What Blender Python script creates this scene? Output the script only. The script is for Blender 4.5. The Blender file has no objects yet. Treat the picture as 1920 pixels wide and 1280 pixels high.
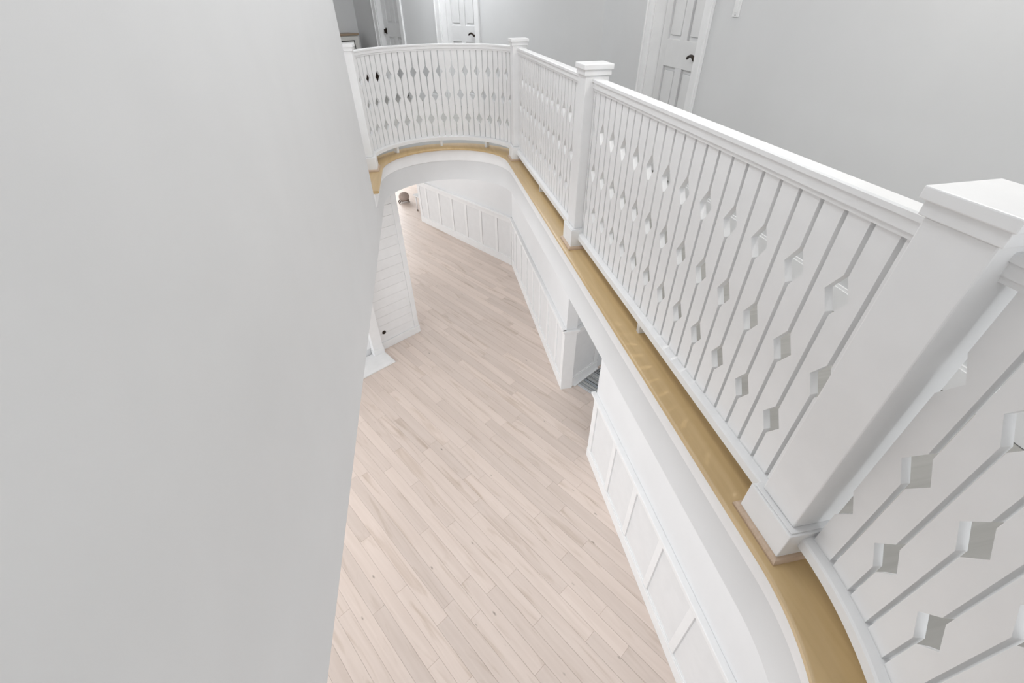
import bpy, bmesh, math, random
from mathutils import Vector, Matrix
random.seed(7)
S = bpy.context.scene
C = S.collection
H = 1.4                       # camera height above the upper floor (z = 0)
ZL = -3.05                    # lower floor level
ZC = -0.279 * 1.4                   # underside of the upper floor

# ------------------------------------------------------------------ camera
cam = bpy.data.cameras.new('camera')
cam.sensor_width = 36.0
cam.lens = 813.336 / 1920 * 36
cam.clip_start = 0.02
cam_o = bpy.data.objects.new('camera', cam)
C.objects.link(cam_o)
rt = Vector((0.982603, -0.185242, -0.013298))
dn = Vector((-0.124630, -0.604616, -0.786706))
fw = Vector((0.137691, 0.774677, -0.617184))
cam_o.matrix_world = Matrix(((rt.x, -dn.x, -fw.x, 0), (rt.y, -dn.y, -fw.y, 0), (rt.z, -dn.z, -fw.z, H), (0, 0, 0, 1)))
S.camera = cam_o

# ------------------------------------------------------------------ world, light, exposure
w = bpy.data.worlds.new('world'); S.world = w; w.use_nodes = True
bg = w.node_tree.nodes['Background']
bg.inputs[0].default_value = (.955, .98, 1.0, 1)
bg.inputs[1].default_value = 0.8

def area(name, loc, target, sx, sy, power, col=(1, 1, 1)):
    l = bpy.data.lights.new(name, 'AREA'); l.shape = 'RECTANGLE'; l.size = sx; l.size_y = sy
    l.energy = power; l.color = col
    o = bpy.data.objects.new(name, l); C.objects.link(o); o.location = loc
    o.rotation_euler = (Vector(target) - Vector(loc)).to_track_quat('-Z', 'Y').to_euler()
    return o
# daylight through the lower room's windows, plus added unseen fill lamps
DAY = (.955, .98, 1.0)
area('behind_camera_fill', (0.3, -3.2, 0.8), (0.4, 3.0, -0.6), 2.6, 3.6, 78, DAY)  # unseen fill added behind the camera for faces turned towards it
area('void_fill', (0.18, 2.9, 2.62), (0.18, 2.9, 0), 0.9, 4.2, 36, DAY)  # added overhead fill for the board fronts and left wall
area('far_hall_fill', (0.3, 7.6, 2.62), (0.3, 7.6, 0), 1.6, 1.6, 56, DAY)  # added fill that lifts the dim far end of the hall
area('lower_window_light', (-4.2, 3.0, -1.6), (1.5, 3.5, -2.4), 4.0, 2.2, 150, DAY)
area('lower_left_fill', (-5.0, 9.5, -1.7), (1.0, 9.0, -2.6), 4.0, 1.8, 95, DAY)  # added side fill to brighten the far lower walls and floor
area('far_window_light', (-2.5, 15.5, -1.4), (-0.5, 11.5, -3.05), 2.5, 1.8, 170, DAY)
area('under_hall_fill', (1.18, 2.6, -0.42), (1.18, 2.6, -3), 0.35, 6.0, 19, DAY)  # lamp added under the slab to brighten the wainscot cap
area('lower_back_fill', (0.15, 8.9, -0.42), (0.15, 8.9, -3), 1.4, 2.4, 17, DAY)  # unseen lamp added to lighten the angled lower wall and its cap
for yy, pw in ((1.45, 16), (4.3, 8)):             # recessed downlights over the right hall
    area('hall_downlight', (1.74, yy, 2.68), (1.74, yy, 0), 0.08, 0.08, pw, (1, .97, .92))

vs = S.view_settings
S.display_settings.display_device = 'sRGB'
vs.view_transform = 'Standard'; vs.look = 'None'; vs.gamma = 1.0; vs.use_curve_mapping = False
vs.exposure = 0.0

# ------------------------------------------------------------------ materials
def mat(name, col, rough=0.5, spec=0.5):
    m = bpy.data.materials.new(name); m.use_nodes = True
    b = m.node_tree.nodes['Principled BSDF']
    b.inputs['Base Color'].default_value = (*col, 1); b.inputs['Roughness'].default_value = rough
    b.inputs['Specular IOR Level'].default_value = spec
    return m

def nt(m):
    return m.node_tree.nodes, m.node_tree.links, m.node_tree.nodes['Principled BSDF']

def paint(name, col, rough, scale=9.0, var=0.02, bump=0.02):
    m = mat(name, col, rough); N, K, b = nt(m)
    tc = N.new('ShaderNodeTexCoord'); n = N.new('ShaderNodeTexNoise'); n.inputs['Scale'].default_value = scale
    n.inputs['Detail'].default_value = 4
    r = N.new('ShaderNodeValToRGB')
    r.color_ramp.elements[0].color = (*[c * (1 - var) for c in col], 1)
    r.color_ramp.elements[1].color = (*[min(1, c * (1 + var)) for c in col], 1)
    r.color_ramp.elements[0].position = .3; r.color_ramp.elements[1].position = .7
    K.new(tc.outputs['Object'], n.inputs['Vector']); K.new(n.outputs['Fac'], r.inputs[0]); K.new(r.outputs[0], b.inputs['Base Color'])
    n2 = N.new('ShaderNodeTexNoise'); n2.inputs['Scale'].default_value = 260
    bp = N.new('ShaderNodeBump'); bp.inputs['Strength'].default_value = bump; bp.inputs['Distance'].default_value = 0.002
    K.new(tc.outputs['Object'], n2.inputs['Vector']); K.new(n2.outputs['Fac'], bp.inputs['Height']); K.new(bp.outputs[0], b.inputs['Normal'])
    return m

def wood(name, light, dark, knot, rough, grain=(1.2, 22, 22), per_object=True, knots=True, tone=0.10, axis_scale=1.0):
    """wood with grain along local X"""
    m = mat(name, light, rough); N, K, b = nt(m)
    tc = N.new('ShaderNodeTexCoord')
    vec = tc.outputs['Object']
    oi = N.new('ShaderNodeObjectInfo')
    if per_object:
        ad = N.new('ShaderNodeVectorMath'); ad.operation = 'ADD'
        sc = N.new('ShaderNodeVectorMath'); sc.operation = 'SCALE'; sc.inputs[0].default_value = (37, 53, 29)
        K.new(oi.outputs['Random'], sc.inputs['Scale']); K.new(vec, ad.inputs[0]); K.new(sc.outputs[0], ad.inputs[1]); vec = ad.outputs[0]
    mp = N.new('ShaderNodeMapping'); mp.inputs['Scale'].default_value = grain
    K.new(vec, mp.inputs['Vector'])
    n = N.new('ShaderNodeTexNoise'); n.inputs['Scale'].default_value = 1.0 * axis_scale; n.inputs['Detail'].default_value = 7; n.inputs['Distortion'].default_value = .8
    K.new(mp.outputs[0], n.inputs['Vector'])
    r = N.new('ShaderNodeValToRGB'); r.color_ramp.elements[0].position = .30; r.color_ramp.elements[1].position = .66
    r.color_ramp.elements[0].color = (*dark, 1); r.color_ramp.elements[1].color = (*light, 1)
    K.new(n.outputs['Fac'], r.inputs[0])
    col = r.outputs[0]
    if knots:
        mp2 = N.new('ShaderNodeMapping'); mp2.inputs['Scale'].default_value = (2.6, 6.5, 6.5); K.new(vec, mp2.inputs['Vector'])
        v = N.new('ShaderNodeTexVoronoi'); v.inputs['Scale'].default_value = 1.0; K.new(mp2.outputs[0], v.inputs['Vector'])
        nn = N.new('ShaderNodeTexNoise'); nn.inputs['Scale'].default_value = 9; K.new(vec, nn.inputs['Vector'])
        mx = N.new('ShaderNodeMath'); mx.operation = 'MULTIPLY_ADD'; mx.inputs[1].default_value = .10
        K.new(nn.outputs['Fac'], mx.inputs[0]); K.new(v.outputs['Distance'], mx.inputs[2])
        kr = N.new('ShaderNodeValToRGB'); kr.color_ramp.elements[0].position = .055; kr.color_ramp.elements[1].position = .115
        kr.color_ramp.elements[0].color = (1, 1, 1, 1); kr.color_ramp.elements[1].color = (0, 0, 0, 1)
        K.new(mx.outputs[0], kr.inputs[0])
        m1 = N.new('ShaderNodeMix'); m1.data_type = 'RGBA'
        K.new(kr.outputs[0], m1.inputs['Factor']); K.new(col, m1.inputs['A']); m1.inputs['B'].default_value = (*knot, 1)
        col = m1.outputs['Result']
    if knots:      # darker heartwood streaks along some boards
        mp3 = N.new('ShaderNodeMapping'); mp3.inputs['Scale'].default_value = (.9, 9, 9); K.new(vec, mp3.inputs['Vector'])
        n3 = N.new('ShaderNodeTexNoise'); n3.inputs['Scale'].default_value = 1.0; n3.inputs['Detail'].default_value = 3; n3.inputs['Distortion'].default_value = 1.5
        K.new(mp3.outputs[0], n3.inputs['Vector'])
        r3 = N.new('ShaderNodeValToRGB'); r3.color_ramp.elements[0].position = .56; r3.color_ramp.elements[1].position = .76
        r3.color_ramp.elements[0].color = (0, 0, 0, 1); r3.color_ramp.elements[1].color = (.75, .75, .75, 1); K.new(n3.outputs['Fac'], r3.inputs[0])
        m3 = N.new('ShaderNodeMix'); m3.data_type = 'RGBA'; K.new(r3.outputs[0], m3.inputs['Factor']); K.new(col, m3.inputs['A']); m3.inputs['B'].default_value = (.50, .39, .31, 1)
        col = m3.outputs['Result']
    hv = N.new('ShaderNodeHueSaturation')
    mr = N.new('ShaderNodeMapRange'); mr.inputs['To Min'].default_value = 1 - tone; mr.inputs['To Max'].default_value = 1 + tone * .6
    K.new(oi.outputs['Random'], mr.inputs['Value']); K.new(mr.outputs[0], hv.inputs['Value']); K.new(col, hv.inputs['Color'])
    K.new(hv.outputs[0], b.inputs['Base Color'])
    bp = N.new('ShaderNodeBump'); bp.inputs['Strength'].default_value = .06; bp.inputs['Distance'].default_value = .001
    K.new(n.outputs['Fac'], bp.inputs['Height']); K.new(bp.outputs[0], b.inputs['Normal'])
    return m

M = {}
M['trim'] = paint('white_trim_paint', (.84, .84, .842), .45)
M['wall'] = paint('pale_grey_wall_paint', (.68, .683, .687), .65, 3.0, .015, .05)
M['lowwall'] = paint('white_wall_paint', (.745, .748, .755), .6, 3.0, .012, .05)
M['panel'] = paint('soft_white_panel_paint', (.775, .777, .782), .5)
M['door'] = paint('white_door_paint', (.74, .74, .742), .42)
M['gold'] = wood('golden_oak', (.60, .43, .22), (.53, .37, .18), (.3, .2, .1), .28, (24, 1.5, 24), False, False, .0)
M['trimoak'] = wood('raw_oak_trim', (.62, .47, .35), (.52, .38, .27), (.3, .2, .1), .45, (3, 60, 60), True, False, .05)
M['oak'] = wood('whitewashed_oak', (.74, .63, .565), (.685, .575, .51), (.32, .26, .22), .42, (1.0, 16, 16), True, True, .09)
M['halloak'] = wood('grey_oak_boards', (.43, .42, .40), (.36, .35, .33), (.3, .28, .25), .45, (1.3, 24, 24), False, False, 0)
M['bronze'] = mat('dark_bronze', (.035, .026, .02), .35); M['bronze'].node_tree.nodes['Principled BSDF'].inputs['Metallic'].default_value = .8
M['joint'] = paint('floor_joint', (.33, .27, .22), .8)
M['dark'] = wood('dark_brown_wood', (.20, .155, .12), (.13, .10, .08), (.02, .02, .02), .4, (2, 30, 30), True, False, .05)
M['browntop'] = wood('walnut_top', (.34, .25, .17), (.24, .17, .11), (.1, .1, .1), .4, (2, 30, 30), True, False, .05)
M['cream'] = paint('cream_paint', (.62, .61, .58), .5)
M['black'] = mat('black_line', (.03, .03, .03), .5)
M['marble'] = paint('white_marble', (.84, .84, .84), .2, 4.0, .06, 0)
M['taupe'] = paint('taupe_fabric', (.42, .34, .30), .9, 30, .08, .3)
M['plate'] = paint('white_plastic', (.82, .82, .82), .3)

# floor base with boards drawn by the material where the pieces are too far to pick apart
def plank_base():
    m = mat('oak_boards_far', (.68, .58, .5), .42); N, K, b = nt(m)
    tc = N.new('ShaderNodeTexCoord'); mp = N.new('ShaderNodeMapping'); mp.inputs['Rotation'].default_value = (0, 0, -math.radians(122.9))
    br = N.new('ShaderNodeTexBrick'); br.inputs['Scale'].default_value = 1
    br.inputs['Brick Width'].default_value = 1.3; br.inputs['Row Height'].default_value = .125; br.inputs['Mortar Size'].default_value = .0015
    br.inputs['Color1'].default_value = (.73, .62, .555, 1); br.inputs['Color2'].default_value = (.67, .565, .50, 1); br.inputs['Mortar'].default_value = (.45, .38, .32, 1)
    K.new(tc.outputs['Object'], mp.inputs[0]); K.new(mp.outputs[0], br.inputs['Vector']); K.new(br.outputs['Color'], b.inputs['Base Color'])
    return m
M['oakfar'] = plank_base()

def rug_mat():
    m = mat('striped_rug_weave', (.4, .4, .4), .95); N, K, b = nt(m)
    tc = N.new('ShaderNodeTexCoord'); mp = N.new('ShaderNodeMapping'); mp.inputs['Scale'].default_value = (1, 0, 0)
    n = N.new('ShaderNodeTexNoise'); n.noise_dimensions = '1D'; n.inputs['Scale'].default_value = 34; n.inputs['Detail'].default_value = 2
    sx = N.new('ShaderNodeSeparateXYZ'); K.new(tc.outputs['Object'], sx.inputs[0]); K.new(sx.outputs['X'], n.inputs['W'])
    r = N.new('ShaderNodeValToRGB'); r.color_ramp.interpolation = 'CONSTANT'
    e = r.color_ramp.elements; e[0].position = 0; e[0].color = (.07, .08, .09, 1); e[1].position = .42; e[1].color = (.52, .52, .50, 1)
    for p, c in ((.46, (.16, .18, .20)), (.50, (.62, .62, .60)), (.545, (.27, .31, .35)), (.59, (.48, .46, .42)), (.64, (.12, .12, .12))):
        q = e.new(p); q.color = (*c, 1)
    K.new(n.outputs['Fac'], r.inputs[0]); K.new(r.outputs[0], b.inputs['Base Color'])
    return m
M['rug'] = rug_mat()
M['floorglare'] = paint('pale_grey_floor_glare', (.55, .56, .58), .95, 60, .05, .3)  # light reflected on the floor by the rug, put into the colour

# ------------------------------------------------------------------ helpers
def mesh_obj(name, verts, faces, m, parent=None, smooth=False):
    me = bpy.data.meshes.new(name); me.from_pydata([tuple(v) for v in verts], [], faces); me.update()
    bm = bmesh.new(); bm.from_mesh(me); bmesh.ops.recalc_face_normals(bm, faces=bm.faces); bm.to_mesh(me); bm.free()
    if smooth:
        for p in me.polygons: p.use_smooth = True
    me.materials.append(M[m])
    o = bpy.data.objects.new(name, me); C.objects.link(o)
    if parent: o.parent = parent
    return o

def bevel_mesh(o, w, seg=2):
    bm = bmesh.new(); bm.from_mesh(o.data)
    bmesh.ops.bevel(bm, geom=list(bm.edges), offset=w, segments=seg, affect='EDGES', profile=.5)
    bm.to_mesh(o.data); bm.free(); return o

BF = [(0, 1, 2, 3), (4, 7, 6, 5), (0, 4, 5, 1), (1, 5, 6, 2), (2, 6, 7, 3), (3, 7, 4, 0)]
def bverts(x0, x1, y0, y1, z0, z1):
    return [(x0, y0, z0), (x1, y0, z0), (x1, y1, z0), (x0, y1, z0), (x0, y0, z1), (x1, y0, z1), (x1, y1, z1), (x0, y1, z1)]
def box(name, x0, x1, y0, y1, z0, z1, m, parent=None, bev=0):
    o = mesh_obj(name, bverts(x0, x1, y0, y1, z0, z1), BF, m, parent)
    if bev: bevel_mesh(o, bev)
    return o

class Frame:
    """wall frame: origin O (xy), t along the wall, n out of the wall towards the viewer"""
    def __init__(s, O, t, n): s.O = Vector(O); s.t = Vector(t).normalized(); s.n = Vector(n).normalized()
    def p(s, u, d, z): q = s.O + s.t * u + s.n * d; return (q.x, q.y, z)
    def vb(s, u0, u1, d0, d1, z0, z1):
        return [s.p(u, d, z) for z in (z0, z1) for (u, d) in ((u0, d0), (u1, d0), (u1, d1), (u0, d1))]
    def box(s, name, u0, u1, d0, d1, z0, z1, m, parent=None, bev=0):
        o = mesh_obj(name, s.vb(u0, u1, d0, d1, z0, z1), BF, m, parent)
        if bev: bevel_mesh(o, bev)
        return o
    def boxes(s, name, L, m, parent=None):
        V = []; F = []
        for b in L:
            k = len(V); V += s.vb(*b); F += [tuple(i + k for i in f) for f in BF]
        return mesh_obj(name, V, F, m, parent)

def tag(o, label, cat, group=None, kind=None):
    o['label'] = label; o['category'] = cat
    if group: o['group'] = group
    if kind: o['kind'] = kind
    return o
def empty(name, loc=(0, 0, 0), rz=0):
    o = bpy.data.objects.new(name, None); C.objects.link(o); o.location = loc; o.rotation_euler = (0, 0, rz); o.empty_display_size = .1
    return o
def copy_tree(o, parent=None):
    c = o.copy(); C.objects.link(c); c.parent = parent
    for ch in list(o.children): copy_tree(ch, c)
    return c

# ------------------------------------------------------------------ plan geometry
XR, XL = .627 * H, -.360 * H
OV1, OV2 = .0266 * H, .034 * H                 # set-back of the two fascia steps under the nosing
CX = (XR + XL) / 2; RA = (XR - XL) / 2
YF, YN, RB = 3.5615 * H, .36 * H, .5425 * H
YW = 3.065 * H                                  # end of the left wall
PHI = math.radians(32.9)
E1 = Vector((math.cos(PHI), math.sin(PHI))); E2 = Vector((-math.sin(PHI), math.cos(PHI)))
def W2(a, b): q = E1 * a + E2 * b; return Vector((q.x, q.y))

def far_pt(th): return Vector((CX + RA * math.cos(th), YF + RA * math.sin(th))), Vector((math.cos(th), math.sin(th)))
def near_pt(th):
    p = Vector((CX + RA * math.cos(th), YN - RB * math.sin(th)))
    n = Vector((math.cos(th) / RA, -math.sin(th) / RB)).normalized(); return p, n
def near_off(th, d):
    return Vector((CX + (RA + d) * math.cos(th), YN - (RB + d) * math.sin(th))), near_pt(th)[1]

def sweep(name, path, prof, m, parent=None, smooth=False):
    """path: list of (point, outward normal); prof: closed list of (offset outwards, z)"""
    V = []; F = []; k = len(prof)
    for p, n in path:
        for d, z in prof:
            q = p + n * d; V.append((q.x, q.y, z))
    for i in range(len(path) - 1):
        for j in range(k):
            a = i * k + j; b = i * k + (j + 1) % k
            F.append((a, b, b + k, a + k))
    F.append(tuple(range(k))); F.append(tuple((len(path) - 1) * k + j for j in range(k)))
    o = mesh_obj(name, V, F, m, parent)
    if smooth:
        me = o.data
        for p in me.polygons: p.use_smooth = True
        me.set_sharp_from_angle(angle=math.radians(28))
    return o

FULL = []
for i in range(5): FULL.append((Vector((XL, YW + (YF - YW) * i / 5)), Vector((-1, 0))))
for i in range(65): FULL.append(far_pt(math.pi * (1 - i / 64)))
for i in range(1, 12): FULL.append((Vector((XR, YF + (YN - YF) * i / 12)), Vector((1, 0))))
for i in range(45): FULL.append(near_pt(math.pi * .62 * i / 44))

# ------------------------------------------------------------------ setting: upper floor, nosing, fascia
def rect_hit(p, n, x0=-7.5, x1=3.4, y0=-3.5, y1=16.0):
    t = 1e9
    if n.x > 1e-6: t = min(t, (x1 - p.x) / n.x)
    if n.x < -1e-6: t = min(t, (x0 - p.x) / n.x)
    if n.y > 1e-6: t = min(t, (y1 - p.y) / n.y)
    if n.y < -1e-6: t = min(t, (y0 - p.y) / n.y)
    return p + n * t
V = []; F = []
DN = .225                                        # width of the oak nosing
for p, n in FULL:
    a = p + n * DN; b = rect_hit(p, n)
    V += [(a.x, a.y, 0), (b.x, b.y, 0), (b.x, b.y, ZC + .002), (p.x + n.x * .08, p.y + n.y * .08, ZC + .002), (p.x + n.x * .08, p.y + n.y * .08, -.03), (a.x, a.y, -.03)]
for i in range(len(FULL) - 1):
    for j in range(6): F.append((i * 6 + j, i * 6 + (j + 1) % 6, (i + 1) * 6 + (j + 1) % 6, (i + 1) * 6 + j))
fu = mesh_obj('floor_upper', V, F, 'halloak')
tag(fu, 'greyish oak floor of the upper hall behind the balustrade', 'floor', kind='structure')

# board-lines for the hall floor come from its material
N_, K_, b_ = nt(M['halloak'])

ns = sweep('trim_1', FULL, [(DN, 0), (DN, -.028), (.006, -.028), (-.004, -.022), (-.008, -.014), (-.004, -.005), (.006, 0)], 'gold', None, True)
tag(ns, 'golden oak nosing running along the edge of the stairwell opening', 'floor edge', kind='structure')
fa = sweep('trim_2', FULL, [(.06, -.028), (.06, -.158), (OV1 + .003, -.158), (OV1, -.154), (OV1, -.028)], 'trim', None, True)
tag(fa, 'white fascia board directly below the oak nosing of the opening', 'fascia', kind='structure')
fb = sweep('wall_opening', FULL, [(.085, -.1585), (.085, ZC), (OV2, ZC), (OV2, -.1585)], 'wall', None, True)
tag(fb, 'pale grey plaster band under the white fascia board, curving into the left wall', 'wall', kind='structure')

ce = mesh_obj('ceiling', bverts(-7.5, 3.4, -3.5, 16.0, 2.7, 2.8), BF, 'lowwall')
tag(ce, 'plain white ceiling above the stairwell and upper hall', 'ceiling', kind='structure')

# ------------------------------------------------------------------ setting: left wall
wl = mesh_obj('wall_left', bverts(XL - OV2 - .14, XL - OV2, -3.4, YW, ZC, 2.7), BF, 'wall')
tag(wl, 'large plain pale grey wall filling the left side beside the stairwell', 'wall', kind='structure')

# ------------------------------------------------------------------ setting: upper right wall and angled wall with doors
WX = 2.15
NB = 4.96
YC = (NB - WX * E1.x) / E1.y                      # corner of the right wall and the angled wall
FR = Frame((WX, 0), (0, 1), (-1, 0))              # u = y
FB = Frame(E1 * NB, E2, -E1)                      # u = e2 coordinate
SC = Vector((WX, YC)).dot(E2)
SE = 9.54
ZT = 2.7; DH = 2.08
def wall_with_doors(name, fr, u0, u1, doors, m, label):
    L = []; cur = u0
    for a, b in doors:
        L.append((cur, a, -.2, 0, -.0, ZT)); L.append((a, b, -.2, 0, DH, ZT)); L.append((a, b, -.2, -.15, 0, DH)); cur = b
    L.append((cur, u1, -.2, 0, -.0, ZT))
    o = fr.boxes(name, L, m); return tag(o, label, 'wall', kind='structure')
D3 = (3.69, 4.545); D2 = (5.99, 6.82); D1 = (8.0, 8.74)
wr = wall_with_doors('wall_right', FR, -3.4, YC, [D3], 'wall', 'pale grey upper hall wall with one white door behind the long balustrade')
wb = wall_with_doors('wall_back', FB, SC, SE, [D2, D1], 'wall', 'pale grey angled hall wall with two white doors behind the curved balustrade')
FD = Frame(W2(NB, SE), -E1, -E2)
wf = FD.boxes('wall_far', [(-.2, 6.0, -.2, 0, 0, ZT)], 'wall')
tag(wf, 'shaded grey wall behind the small dresser at the end of the hall', 'wall', kind='structure')

def baseboard(name, fr, spans, label):
    r = None
    L = []
    for a, b in spans:
        L.append((a, b, 0, .016, .004, .13)); L.append((a, b, 0, .010, .13, .145))
    o = fr.boxes(name, L, 'trim'); return tag(o, label, 'baseboard', kind='structure')
CW = .115
baseboard('baseboard_right', FR, [(-3.4, D3[0] - CW), (D3[1] + CW, YC - .02)], 'white baseboard along the upper hall wall behind the long balustrade')
baseboard('baseboard_back', FB, [(SC + .02, D2[0] - CW), (D2[1] + CW, D1[0] - CW), (D1[1] + CW, SE)], 'white baseboard along the angled upper hall wall')
baseboard('baseboard_far', FD, [(0.02, 6.0)], 'white baseboard behind the small dresser')

def tube(name, pts, radii, m, parent=None, seg=10):
    V = []; F = []
    for i, p in enumerate(pts):
        p = Vector(p)
        a = Vector(pts[max(0, i - 1)]); b = Vector(pts[min(len(pts) - 1, i + 1)]); t = (b - a).normalized()
        u = t.orthogonal().normalized() if i == 0 else (u - t * u.dot(t)).normalized()
        v = t.cross(u)
        for k in range(seg):
            an = 2 * math.pi * k / seg; q = p + (u * math.cos(an) + v * math.sin(an)) * radii[i]; V.append(tuple(q))
    for i in range(len(pts) - 1):
        for k in range(seg): F.append((i * seg + k, i * seg + (k + 1) % seg, (i + 1) * seg + (k + 1) % seg, (i + 1) * seg + k))
    F.append(tuple(range(seg))); F.append(tuple((len(pts) - 1) * seg + k for k in range(seg)))
    return mesh_obj(name, V, F, m, parent, True)

def door(name, fr, a, b, hinge_far, label, latch=False):
    """casing, jamb, four-panel leaf set back in the opening"""
    root = empty(name, fr.p((a + b) / 2, 0, 0)); tag(root, label, 'door', kind='structure')
    inv = Matrix.Translation(-root.location)
    def add(o): o.data.transform(inv); o.parent = root; return o
    for (u0, u1) in ((a - CW, a), (b, b + CW)):
        add(fr.box('casing', u0, u1, 0, .018, .0, DH + CW, 'trim', None, .003))
        e = (u0, u0 + .022) if u0 < a else (u1 - .022, u1)
        add(fr.box('casing_edge', e[0], e[1], .018, .030, .0, DH + CW, 'trim', None, .003))
    add(fr.box('head_casing', a, b, 0, .018, DH, DH + CW, 'trim', None, .003))
    add(fr.box('jamb', a, a + .018, -.15, 0, 0, DH, 'trim')); add(fr.box('jamb', b - .018, b, -.15, 0, 0, DH, 'trim'))
    l0, l1 = a + .022, b - .022; d0, d1 = -.14, -.10; zb = .014; zt = DH - .006
    leaf = add(fr.box('leaf', l0, l1, d0, d0 + .02, zb, zt, 'door'))
    st = .115; mid = (l0 + l1) / 2; mw = .055
    for (u0, u1, z0, z1, nm) in ((l0, l0 + st, zb, zt, 'stile'), (l1 - st, l1, zb, zt, 'stile'), (mid - mw, mid + mw, .22, .915, 'mullion'), (mid - mw, mid + mw, 1.115, zt - .12, 'mullion'),
                                 (l0 + st, l1 - st, zb, .22, 'rail'), (l0 + st, l1 - st, .915, 1.115, 'rail'), (l0 + st, l1 - st, zt - .12, zt, 'rail')):
        add(fr.box(nm, u0, u1, d0 + .02, d1, z0, z1, 'door', None, .002))
    for (u0, u1) in ((l0 + st + .03, mid - mw - .03), (mid + mw + .03, l1 - st - .03)):
        for (z0, z1) in ((.25, .885), (1.145, zt - .15)):
            add(fr.box('panel', u0, u1, d0 + .02, d0 + .03, z0, z1, 'door', None, .006))
    hu = l0 + .085 if hinge_far else l1 - .062
    sg = 1 if hinge_far else -1
    zh = 1.0
    if latch:
        h = add(fr.box('latch_plate', hu - .014, hu + .014, d1, d1 + .012, zh - .045, zh + .045, 'bronze', None, .002))
        add(fr.box('knob', hu - .010, hu + .010, d1 + .012, d1 + .05, zh - .03, zh + .03, 'bronze', None, .004))
    else:
        h = add(tube('handle_rose', [fr.p(hu, d1, zh), fr.p(hu, d1 + .012, zh), fr.p(hu, d1 + .03, zh)], [.033, .031, .016], 'bronze', None, 16))
        h['label'] = 'dark bronze round rose'
        P = []
        for i in range(11):
            t = i / 10; P.append(fr.p(hu + sg * (t * .125), d1 + .045, zh + .026 * math.sin(t * math.pi * .95) + .004 * t))
        lv = tube('lever', [fr.p(hu, d1 + .02, zh), ] + P, [.014] + [.0145 - .004 * (i / 10) for i in range(11)], 'bronze', None, 10)
        lv.data.transform(inv); lv.parent = root; lv['label'] = 'curved dark bronze lever'
    return root
door('door_1', FB, *D1, False, 'white panelled door left of the other, with dark latch, above the curved rail', True)
door('door_2', FB, *D2, True, 'white panelled door with bronze lever above the middle of the curved rail')
door('door_3', FR, *D3, True, 'white panelled door with bronze lever behind the long straight balustrade')

# light switch on the right wall
sw = empty('light_switch', (WX, 3.30, 1.295 + .058)); tag(sw, 'white light switch plate on the grey wall right of the lever door', 'light switch')
sf = Frame((0, 0), (0, 1), (-1, 0))
sf.box('plate', -.036, .036, 0, .006, -.058, .058, 'plate', sw, .002)
sf.box('rocker', -.017, .017, .006, .010, -.034, .034, 'plate', sw, .0015)
sf.box('screw', -.003, .003, .006, .0075, -.050, -.045, 'bronze', sw)
sf.box('screw', -.003, .003, .006, .0075, .045, .050, 'bronze', sw)

# ------------------------------------------------------------------ newel posts
XB = .722 * H
def make_newel():
    r = empty('newel_post', (XB, .4185 * H, 0))
    def b(nm, hw, z0, z1, m, bev=.002): return box(nm, -hw, hw, -hw, hw, z0, z1, m, r, bev)
    b('plinth', .0675 * H, .0, .098 * H, 'trim', .003)
    b('plinth_moulding', .062 * H, .098 * H, .1015 * H, 'trim', .002)
    b('shaft', .0505 * H, .1015 * H, .757 * H, 'trim', .004)
    b('neck_block', .0565 * H, .757 * H, .778 * H, 'trim', .002)
    b('cap', .0628 * H, .778 * H, .7965 * H, 'trim', .003)
    hw = .0675 * H; q = .016
    prof = [(0, 0.0005), (q, 0.0005), (q * .95, q * .55), (q * .7, q * 1.0), (q * .3, q * 1.2), (0, q * 1.25)]
    pth = [(Vector(c) * hw, Vector(c)) for c in ((-1, 1), (-1, -1), (1, -1), (1, 1), (-1, 1))]
    sweep('quarter_round', pth, prof, 'trimoak', r)
    return r
nw = make_newel()
tag(nw, 'large white square newel post nearest the camera, where the rail curves at right', 'newel post', 'newel posts of the balustrade')
for (x, y, lab) in ((XB, 2.011 * H, 'white square newel post midway along the straight balustrade'),
                    (XB, 3.603 * H, 'white square newel post where the straight rail meets the far curve'),
                    (2 * CX - XB + .004, 3.575 * H, 'white square newel post half hidden at the end of the left wall')):
    c = copy_tree(nw); c.location = (x, y, 0); c['label'] = lab

# ------------------------------------------------------------------ balustrades
ROWS = {0: (.562 * H, .221 * H), 1: (.394 * H,)}
ZB0, ZB1 = .078 * H, .707 * H
GAP = .0100 * H; DW = .0285 * H; DHH = .048 * H; BT = .0088 * H
def board_mesh(width, lrows, rrows, ldepth=None, rdepth=None):
    """flat board with V notches on both edges, centred on its base; half notch depth measured from the slot centre"""
    hw = width / 2
    ld = (DW - GAP / 2) if ldepth is None else ldepth; rd = (DW - GAP / 2) if rdepth is None else rdepth
    out = [(-hw, ZB0), (hw, ZB0)]
    def hh(d): return DHH * d / DW + 0 * d
    for z in sorted(rrows): h_ = hh(rd); out += [(hw, z - h_), (hw - rd, z), (hw, z + h_)]
    out += [(hw, ZB1), (-hw, ZB1)]
    for z in sorted(lrows, reverse=True): h_ = hh(ld); out += [(-hw, z + h_), (-hw + ld, z), (-hw, z - h_)]
    n = len(out)
    bm = bmesh.new()
    f = [bm.verts.new((u, -BT, z)) for u, z in out]; k = [bm.verts.new((u, BT, z)) for u, z in out]
    e1 = bm.faces.new(f); e2 = bm.faces.new(list(reversed(k)))
    for i in range(n): bm.faces.new((f[i], k[i], k[(i + 1) % n], f[(i + 1) % n]))
    bmesh.ops.recalc_face_normals(bm, faces=bm.faces)
    bmesh.ops.triangulate(bm, faces=[x for x in bm.faces if len(x.verts) > 4])
    me = bpy.data.meshes.new('baluster'); bm.to_mesh(me); bm.free(); me.materials.append(M['trim']); return me
_cache = {}
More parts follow.
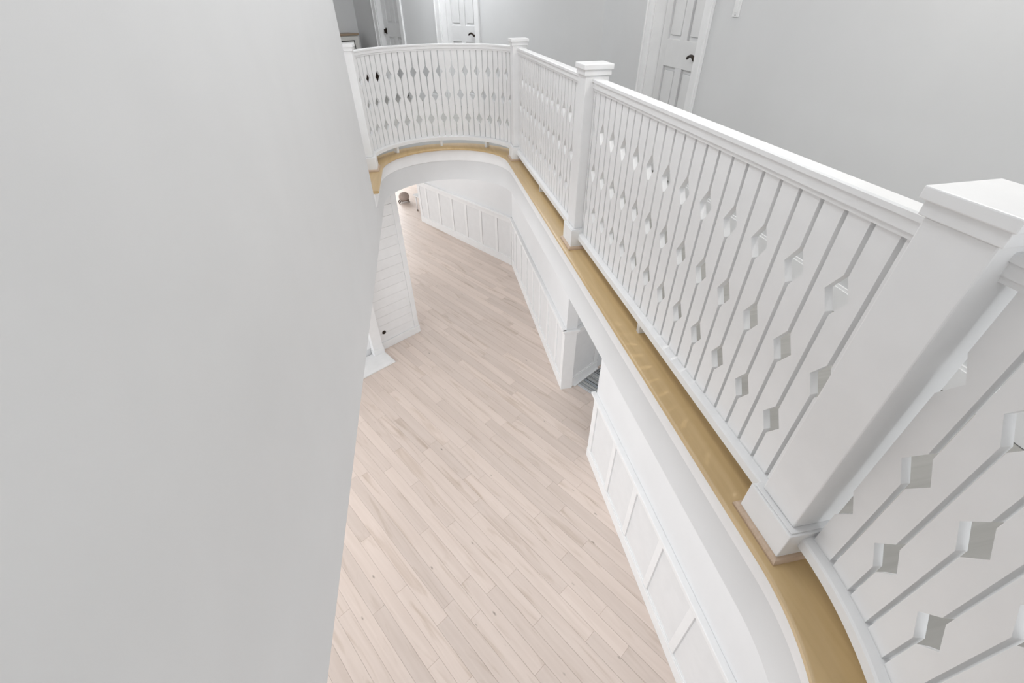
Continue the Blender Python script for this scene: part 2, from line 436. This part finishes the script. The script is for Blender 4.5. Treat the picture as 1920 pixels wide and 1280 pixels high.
def board(root, p, tdir, width, lpar, rpar, ld=None, rd=None):
    key = (round(width, 5), lpar, rpar, ld, rd)
    if key not in _cache:
        _cache[key] = board_mesh(width, ROWS.get(lpar, ()), ROWS.get(rpar, ()), ld, rd)
    o = bpy.data.objects.new('baluster', _cache[key]); C.objects.link(o); o.parent = root
    o.location = (p.x - root.location.x, p.y - root.location.y, 0); o.rotation_euler = (0, 0, math.atan2(tdir.y, tdir.x))
    return o

RC = .095 * H       # rail centre-line offset from the fascia
def rails(root, path, low=None):
    loc = root.location
    pt = [(p - Vector((loc.x, loc.y)), n) for p, n in path]
    pl = [(p - Vector((loc.x, loc.y)), n) for p, n in (low or path)]
    def sw_(nm, hw, z0, z1, r=.003, m='trim'):
        return sweep(nm, pt, [(RC - hw, z0), (RC + hw, z0), (RC + hw, z1 - r), (RC + hw - r, z1), (RC - hw + r, z1), (RC - hw, z1 - r)], m, root, True)
    sw_('handrail', .0205 * H, .734 * H, .7465 * H, .004)
    sw_('subrail', .0168 * H, .714 * H, .734 * H, .002)
    sw_('bead', .0130 * H, .704 * H, .714 * H, .002)
    # bottom rail with a stepped, slightly sloping top
    sweep('bottom_rail', pl, [(RC - .030 * H, .049 * H), (RC + .030 * H, .049 * H), (RC + .030 * H, .074 * H), (RC + .026 * H, .078 * H), (RC + .014 * H, .081 * H), (RC - .014 * H, .081 * H), (RC - .026 * H, .078 * H), (RC - .030 * H, .074 * H)], 'trim', root, True)
def foot(root, p, n):
    q = p + n * RC - Vector((root.location.x, root.location.y)); hw = .013 * H
    o = box('foot', -hw * .8, hw * .8, -hw * 1.6, hw * 1.6, 0, .050 * H, 'trim', root, .002)
    o.location = (q.x, q.y, 0); o.rotation_euler = (0, 0, math.atan2(n.y, n.x) + math.pi / 2)
    return o

P0 = .0572 * H
HP = (.0675 - .0505) * H
def straight(y0, y1, ph, kmax, label):
    root = empty('balustrade', (XB, (y0 + y1) / 2, 0)); tag(root, label, 'balustrade', 'balustrade sections round the stairwell')
    rails(root, [(Vector((XR, y0)), Vector((1, 0))), (Vector((XR, (y0 + y1) / 2)), Vector((1, 0))), (Vector((XR, y1)), Vector((1, 0)))],
          [(Vector((XR, y0 + HP)), Vector((1, 0))), (Vector((XR, y1 - HP)), Vector((1, 0)))])
    foot(root, Vector((XR, (y0 + y1) / 2)), Vector((1, 0)))
    T = Vector((0, 1))
    sl = [ph + P0 * k for k in range(-3, kmax + 1)]
    # narrow end boards beside the posts
    a = y0 + .006; b = sl[0] - GAP / 2; board(root, Vector((XB, (a + b) / 2)), T, b - a, 0, 1, .016, DW - GAP / 2)
    for i in range(len(sl) - 1):
        k = i - 3
        board(root, Vector((XB, (sl[i] + sl[i + 1]) / 2)), T, P0 - GAP, k % 2, (k + 1) % 2)
    a = sl[-1] + GAP / 2; b = y1 - .004
    if b - a > .012: board(root, Vector((XB, (a + b) / 2)), T, b - a, None, None)
    return root
HS = .0505 * H
straight(.4185 * H + HS, 2.011 * H - HS, .679 * H, 22, 'white straight balustrade with diamond cut-outs between the nearest and the middle newel')
straight(2.011 * H + HS, 3.603 * H - HS, (.679 + 1.592) * H, 22, 'white straight balustrade seen edge-on between the middle and the far newel')

# far curved balustrade
RF = RA + RC
RK = .594 * H
root = empty('balustrade', (CX, YF, 0)); tag(root, 'white curved balustrade with diamond cut-outs round the far end of the stairwell', 'balustrade', 'balustrade sections round the stairwell')
th0 = math.asin((3.603 * H + HS - YF) / RF)
tl = math.asin((3.603 * H + HS + HP - YF) / RF)
th0 -= .008
rails(root, [far_pt(th0 + (math.pi - 2 * th0) * i / 56) for i in range(57)], [far_pt(tl + (math.pi - 2 * tl) * i / 56) for i in range(57)])
for a in (49, 90, 131): foot(root, *far_pt(math.radians(a)))
PF = .0539 * H
def farboard(s0, s1, lp, rp, ld=None, rd=None):
    th = (s0 + s1) / 2 / RK; n = Vector((math.cos(th), math.sin(th))); p = Vector((CX, YF)) + n * RF
    board(root, p, Vector((-math.sin(th), math.cos(th))), (s1 - s0) * RF / RK, lp, rp, ld, rd)
for k in range(-14, 16):
    s = .8894 * H + PF * k; farboard(s + GAP / 2, s + PF - GAP / 2, k % 2, (k + 1) % 2)
farboard(RK * th0 + .012, .8894 * H - 14 * PF - GAP / 2, None, 0)

# near curved balustrade
root = empty('balustrade', (CX, YN, 0)); tag(root, 'white curved balustrade with large diamond cut-outs at the lower right corner', 'balustrade', 'balustrade sections round the stairwell')
TH = [math.pi * .60 * i / 60 for i in range(61)]
ths = math.asin((YN - (.4185 * H - HS)) / (RB + RC))
tln = math.asin((YN - (.4185 * H - HS - HP)) / (RB + RC))
rails(root, [(Vector((XR, .4185 * H - HS + .004)), Vector((1, 0)))] + [near_pt(t) for t in [max(ths, .002)] + [q for q in TH if q > ths + .01]], [near_pt(t) for t in [tln] + [q for q in TH if q > tln + .01]])
for a in (50, 90): foot(root, *near_pt(math.radians(a)))
# arc-length table on the centre line
tab = [(0.0, 0.0)]; pv = near_off(0, RC)[0]
for i in range(1, 1201):
    t = math.pi * .60 * i / 1200; q = near_off(t, RC)[0]; tab.append((tab[-1][0] + (q - pv).length, t)); pv = q
def th_at(s):
    for i in range(1, len(tab)):
        if tab[i][0] >= s:
            f = (s - tab[i - 1][0]) / (tab[i][0] - tab[i - 1][0]); return tab[i - 1][1] + f * (tab[i][1] - tab[i - 1][1])
    return tab[-1][1]
PN = .0567 * H; k = 0
while .0105 * H + PN * (k + 1) < tab[-1][0]:
    t = th_at(.0105 * H + PN * (k + .5)); p, n = near_off(t, RC)
    board(root, p, Vector((-n.y, n.x)) * -1, PN - GAP, k % 2, (k + 1) % 2); k += 1

# ------------------------------------------------------------------ lower floor
fl = mesh_obj('floor', [(-9, -4, ZL - .004), (5, -4, ZL - .004), (5, 20, ZL - .004), (-9, 20, ZL - .004), (-9, -4, ZL - .2), (5, -4, ZL - .2), (5, 20, ZL - .2), (-9, 20, ZL - .2)], BF, 'oakfar')
tag(fl, 'whitewashed oak plank floor of the lower hall seen far below', 'floor', kind='structure')
def project(x, y, z):
    v = Vector((x, y, z - H)); d = v.dot(fw)
    if d < .05: return None
    return 960 + 813.336 * v.dot(rt) / d, 640 + 813.336 * v.dot(dn) / d
def left_edge(py): return 722 - (py - 380) * .117
PW = .125; count = 0
rng = random.Random(3)
bank = {}
def plank_mesh(L):
    L = round(L, 1)
    if L not in bank:
        x = L / 2 - .0006; y = PW / 2 - .0007; b = .0018; z0, z1 = -.004, 0
        V_ = [(-x, -y, z0), (x, -y, z0), (x, y, z0), (-x, y, z0), (-x, -y, z1 - .001), (x, -y, z1 - .001), (x, y, z1 - .001), (-x, y, z1 - .001), (-x + b, -y + b, z1), (x - b, -y + b, z1), (x - b, y - b, z1), (-x + b, y - b, z1)]
        F_ = [(3, 2, 1, 0), (0, 1, 5, 4), (1, 2, 6, 5), (2, 3, 7, 6), (3, 0, 4, 7), (4, 5, 9, 8), (5, 6, 10, 9), (6, 7, 11, 10), (7, 4, 8, 11), (8, 9, 10, 11)]
        me = bpy.data.meshes.new('plank'); me.from_pydata(V_, [], F_); me.update(); me.materials.append(M['oak']); bank[L] = me
    return bank[L], L
cands = []
for r_ in range(-40, 60):
    c1 = 2.0 + (r_ + .5) * PW
    b = -6 + rng.random() * 1.5
    while b < 16:
        me, L = plank_mesh(rng.choice((.7, 1.0, 1.3, 1.6, 1.9, 2.1)))
        vis = 0; dep = 1e9
        for f_ in (.05, .3, .5, .7, .95):
            q = W2(c1, b + L * f_)
            pr = project(q.x, q.y, ZL)
            if pr and 320 < pr[1] < 1500 and left_edge(pr[1]) - 130 < pr[0] < 1360 and (q.x < 1.60 or (2.9 < q.y < 4.7 and q.x < 2.6)) and q.y < 12.2:
                if q.x * 1 < 1.6 and (q.dot(E1) < 5.8): vis = 1; dep = min(dep, q.length)
        if vis: cands.append((dep, c1, b + L / 2, L, me))
        b += L
cands.sort(key=lambda t: t[0])
for dep, c1, bm_, L, me in cands[:300]:
    q = W2(c1, bm_)
    o = bpy.data.objects.new('plank', me); C.objects.link(o); o.parent = fl
    o.location = (q.x, q.y, ZL); o.rotation_euler = (0, 0, PHI + math.pi / 2)

# ------------------------------------------------------------------ lower walls with wainscot
ZCAP = -1.985
def wainscot(root, fr, u0, u1, battens, over=(0, 0), ends=(.10, .10), z0=ZL):
    fr.box('baseboard', u0, u1, 0, .022, z0, z0 + .15, 'trim', root, .003)
    fr.box('base_moulding', u0, u1, 0, .014, z0 + .15, z0 + .172, 'trim', root, .003)
    fr.box('top_rail', u0, u1, 0, .018, ZCAP - .13, ZCAP - .03, 'trim', root, .002)
    fr.box('cap_moulding', u0 - over[0] * .5, u1 + over[1] * .5, 0, .034, ZCAP - .052, ZCAP - .028, 'trim', root, .004)
    fr.box('cap', u0 - over[0], u1 + over[1], 0, .052, ZCAP - .028, ZCAP, 'trim', root, .004)
    za, zb = z0 + .172, ZCAP - .13
    if ends[0]: fr.box('batten', u0, u0 + ends[0], 0, .018, za, zb, 'trim', root, .002)
    if ends[1]: fr.box('batten', u1 - ends[1], u1, 0, .018, za, zb, 'trim', root, .002)
    battens = sorted(battens)
    for b in battens: fr.box('batten', b - .035, b + .035, 0, .018, za, zb, 'trim', root, .002)
    e = [u0 + ends[0]] + [x for b in battens for x in (b - .035, b + .035)] + [u1 - ends[1]]
    for i in range(0, len(e), 2): fr.box('panel', e[i], e[i + 1], -.004, .003, za, zb, 'panel', root)

WL = 1.497
FP = Frame((WL, 0), (0, 1), (-1, 0))
NA = 5.70
YCL = (NA - WL * E1.x) / E1.y
SCL = Vector((WL, YCL)).dot(E2)
Y1, Y0 = 4.345, 3.168
lw = FP.boxes('wall_lower_right', [(Y1, YCL + .06, -.145, 0, ZL, ZC)], 'lowwall')
tag(lw, 'white panelled lower wall between the far corner and the doorway with the striped rug', 'wall', kind='structure')
nb = 7; pit = (YCL - Y1) / (nb + .6)
wainscot(lw, FP, Y1, YCL - .02, [YCL - .42 - pit * i for i in range(nb)], (.03, 0))
FE = Frame((0, Y1), (1, 0), (0, -1))
FE.box('end_board', WL - .022, WL + .145, 0, .012, ZL, ZCAP - .052, 'trim', lw, .002)
FE.box('end_cap_moulding', WL - .034, WL + .16, 0, .03, ZCAP - .052, ZCAP - .028, 'trim', lw, .004)
FE.box('end_cap', WL - .052, WL + .178, 0, .042, ZCAP - .028, ZCAP, 'trim', lw, .004)

FA = Frame(E1 * NA, E2, -E1)
la = FA.boxes('wall_lower_back', [(SCL, 9.44, -.14, 0, ZL, ZC)], 'lowwall')
tag(la, 'white panelled lower wall set at an angle at the far end of the hall', 'wall', kind='structure')
wainscot(la, FA, SCL + .01, 9.44, [6.53 + .512 * i for i in range(6)], (0, .03), (.03, .09))

ln = FP.boxes('wall_lower_near', [(-3.4, Y0, -.145, 0, ZL, ZC)], 'lowwall')
tag(ln, 'bright white panelled lower wall at bottom right below the fascia', 'wall', kind='structure')
wainscot(ln, FP, -3.4, Y0, [Y0 - .62 - .512 * i for i in range(11)], (0, .03), (.03, .10))

FT = Frame(E2 * 2.785, E1, -E2)
lr = FT.boxes('wall_lower_return', [(3.74, 4.34, -.1, 0, ZL, ZC)], 'lowwall')
tag(lr, 'shaded white panelled side wall inside the doorway beside the striped rug', 'wall', kind='structure')
wainscot(lr, FT, 3.745, 4.34, [], (0, 0), (.02, .09))
FT.box('shoe', 3.78, 4.34, .022, .055, ZL, ZL + .022, 'trim', lr, .004)
FG = Frame(E2 * 2.785, E1, -E2)
dc = FG.boxes('wall_lower_entry', [(4.34, 4.46, -.1, .02, ZL, ZC), (4.46, 6.0, -.1, .0, ZL, ZC)], 'lowwall')
tag(dc, 'white door trim beyond the striped rug in the doorway', 'wall', kind='structure')

# striped rug in the doorway
rp = W2(3.87, 2.722)
rug = empty('striped_rug', (rp.x, rp.y, ZL), PHI); tag(rug, 'grey and black striped woven rug lying in the lower doorway', 'rug')
# local x = e1, local y = e2 ; stripes run along e2
box('weave', .0, 1.1, -.75, -.0, .0, .010, 'rug', rug)
box('glare_strip', -.035, .0, -.75, -.0, .0, .011, 'floorglare', rug, .003)  # pale strip painted in place of the floor's light reflection

# ------------------------------------------------------------------ fireplace wall
FF = Frame(E2 * 5.475, E1, -E2)
U1 = 2.936
fwl = FF.boxes('wall_fireplace', [(.2, U1 - .01, -1.0, -.016, ZL, ZC)], 'lowwall')
tag(fwl, 'white shiplap clad chimney wall at the left of the lower hall', 'wall', kind='structure')
z = ZL + .135; i = 0
while z < ZC - .02:
    FF.box('shiplap_board', .2, U1 - .085, -.016, 0, z + .001, min(z + .151, ZC), 'trim', fwl, .001); z += .152
FF.box('corner_board', U1 - .083, U1, -.016, .006, ZL + .135, ZC, 'trim', fwl, .002)
FF.box('baseboard', 2.16, U1 + .01, -.016, .018, ZL, ZL + .135, 'trim', fwl, .003)
zt_ = bpy.data.objects
key = tube('gas_valve', [FF.p(2.305, 0, ZL + .305), FF.p(2.305, .006, ZL + .305), FF.p(2.305, .012, ZL + .305)], [.034, .031, .012], 'bronze', None, 14)
tag(key, 'small dark round valve plate on the white shiplap chimney', 'valve')

hp = W2(2.2, 5.05)
he = FF.box('hearth_slab', .5, 2.20, .0, .42, ZL + .0005, ZL + .022, 'marble', None, .003)
tag(he, 'white marble hearth slab on the floor at the foot of the fireplace', 'hearth')
mp_ = W2(2.12, 5.4)
ml = empty('fireplace_surround', (mp_.x, mp_.y, ZL + .022)); tag(ml, 'white fireplace surround leg standing on the marble hearth slab', 'fireplace')
inv = Matrix.Translation(-ml.location)
def addm(o): o.data.transform(inv); o.parent = ml; return o
for (u0, u1) in ((2.03, 2.195), (.75, .915)):
    addm(FF.box('leg', u0, u1, .0, .09, ZL + .022, ZL + 1.15, 'trim', None, .003))
    addm(FF.box('leg_plinth', u0 - .008, u1 + .008, .0, .098, ZL + .022, ZL + .13, 'trim', None, .003))
addm(FF.box('header', .75, 2.195, 0, .09, ZL + 1.15, ZL + 1.38, 'trim', None, .003))
addm(FF.box('mantel_shelf', .66, 2.28, 0, .2, ZL + 1.38, ZL + 1.43, 'trim', None, .004))

# ------------------------------------------------------------------ small things in the far lower room
def ell(name, loc, rx, ry, rz, m, parent, zmin=-1.0, seg=16, rings=10):
    V = []; F = []
    for i in range(rings + 1):
        a = -math.pi / 2 + math.pi * i / rings; zz = max(math.sin(a), zmin)
        for k in range(seg):
            b = 2 * math.pi * k / seg; V.append((loc[0] + rx * math.cos(a) * math.cos(b), loc[1] + ry * math.cos(a) * math.sin(b), loc[2] + rz * zz))
    for i in range(rings):
        for k in range(seg): F.append((i * seg + k, i * seg + (k + 1) % seg, (i + 1) * seg + (k + 1) % seg, (i + 1) * seg + k))
    return mesh_obj(name, V, F, m, parent, True)
st = empty('footstool', (-.80, 12.52, ZL), .3); tag(st, 'small taupe upholstered footstool with dark feet on the sunlit far floor', 'footstool')
ell('seat', (0, 0, .15), .15, .13, .13, 'taupe', st, -.75)
box('base', -.11, .11, -.10, .10, .045, .075, 'dark', st, .004)
for (a, b) in ((-.17, -.05), (-.15, .10), (.10, -.10), (.10, .09)):
    tube('foot', [(a * .6, b * .8, .06), (a, b, .02), (a, b, 0)], [.012, .018, .016], 'dark', st, 8)
tb = empty('side_table', (-.28, 11.72, ZL), PHI); tag(tb, 'white side table leg with dark foot peeping out behind the angled wall', 'side table')
for (a, b) in ((-.12, -.13), (-.12, .13), (.14, -.13), (.14, .13)):
    lg = tube('leg', [(a, b, .04), (a, b, .42)], [.015, .018], 'plate', tb, 8)
    tube('caster', [(a, b, 0), (a, b, .02), (a, b, .04)], [.02, .024, .012], 'dark', lg, 8)
box('top', -.18, .2, -.18, .18, .42, .445, 'plate', tb, .004)

# ------------------------------------------------------------------ upper hall furniture
# small dresser against the far wall
dw = .95; dz = .97
dp = W2(4.73, 9.11)
dr = empty('dresser', (dp.x, dp.y, 0), PHI); tag(dr, 'cream dresser with brown wood top and black-lined drawer at the end of the hall', 'dresser')
# local x = e1 (right side at 0), local y = e2 (front at 0)
box('body', -dw, -.01, .02, .40, .10, dz - .03, 'cream', dr, .003)
box('top', -dw - .02, .0, -.01, .41, dz - .03, dz, 'browntop', dr, .005)
for (a, b) in ((-dw, -dw + .05), (-.06, -.01)):
    for (c, d) in ((.02, .07), (.35, .40)): box('leg', a, b, c, d, 0, .10, 'cream', dr)
for k_, (z0, z1) in enumerate(((.70, .88), (.42, .64), (.16, .38))):
    dd = box('drawer', -dw + .08, -.09, .004, .02, z0, z1, 'cream', dr, .002)
    a, b = -dw + .095, -.105
    for (x0, x1, q0, q1) in ((a, b, z1 - .026, z1 - .012), (a, b, z0 + .012, z0 + .026), (a, a + .014, z0 + .026, z1 - .026), (b - .014, b, z0 + .026, z1 - .026)):
        box('inlay_line', x0, x1, .001, .006, q0, q1, 'black', dd)
    for xx in (-.27, -.70): ell('knob', (xx, -.008, (z0 + z1) / 2), .015, .015, .015, 'black', dd)

# slim dark console against the angled wall between dresser and door
bp_ = W2(NB, 9.0)
bn = empty('console_table', (bp_.x, bp_.y, 0), PHI); tag(bn, 'slim dark brown console table glimpsed through the left diamonds of the curved balustrade', 'console table')
# local x = e1 (wall at 0), local y = e2
box('top', -.20, -.02, -.10, .48, .66, .70, 'dark', bn, .004)
box('back_panel', -.05, -.02, -.10, .48, .08, .66, 'dark', bn)
box('front_panel', -.19, -.16, -.10, .48, .08, .66, 'dark', bn)
for (a, b) in ((-.19, -.10), (-.19, .43), (-.06, -.10), (-.06, .43)): box('leg', a, a + .04, b, b + .05, 0, .66, 'dark', bn)
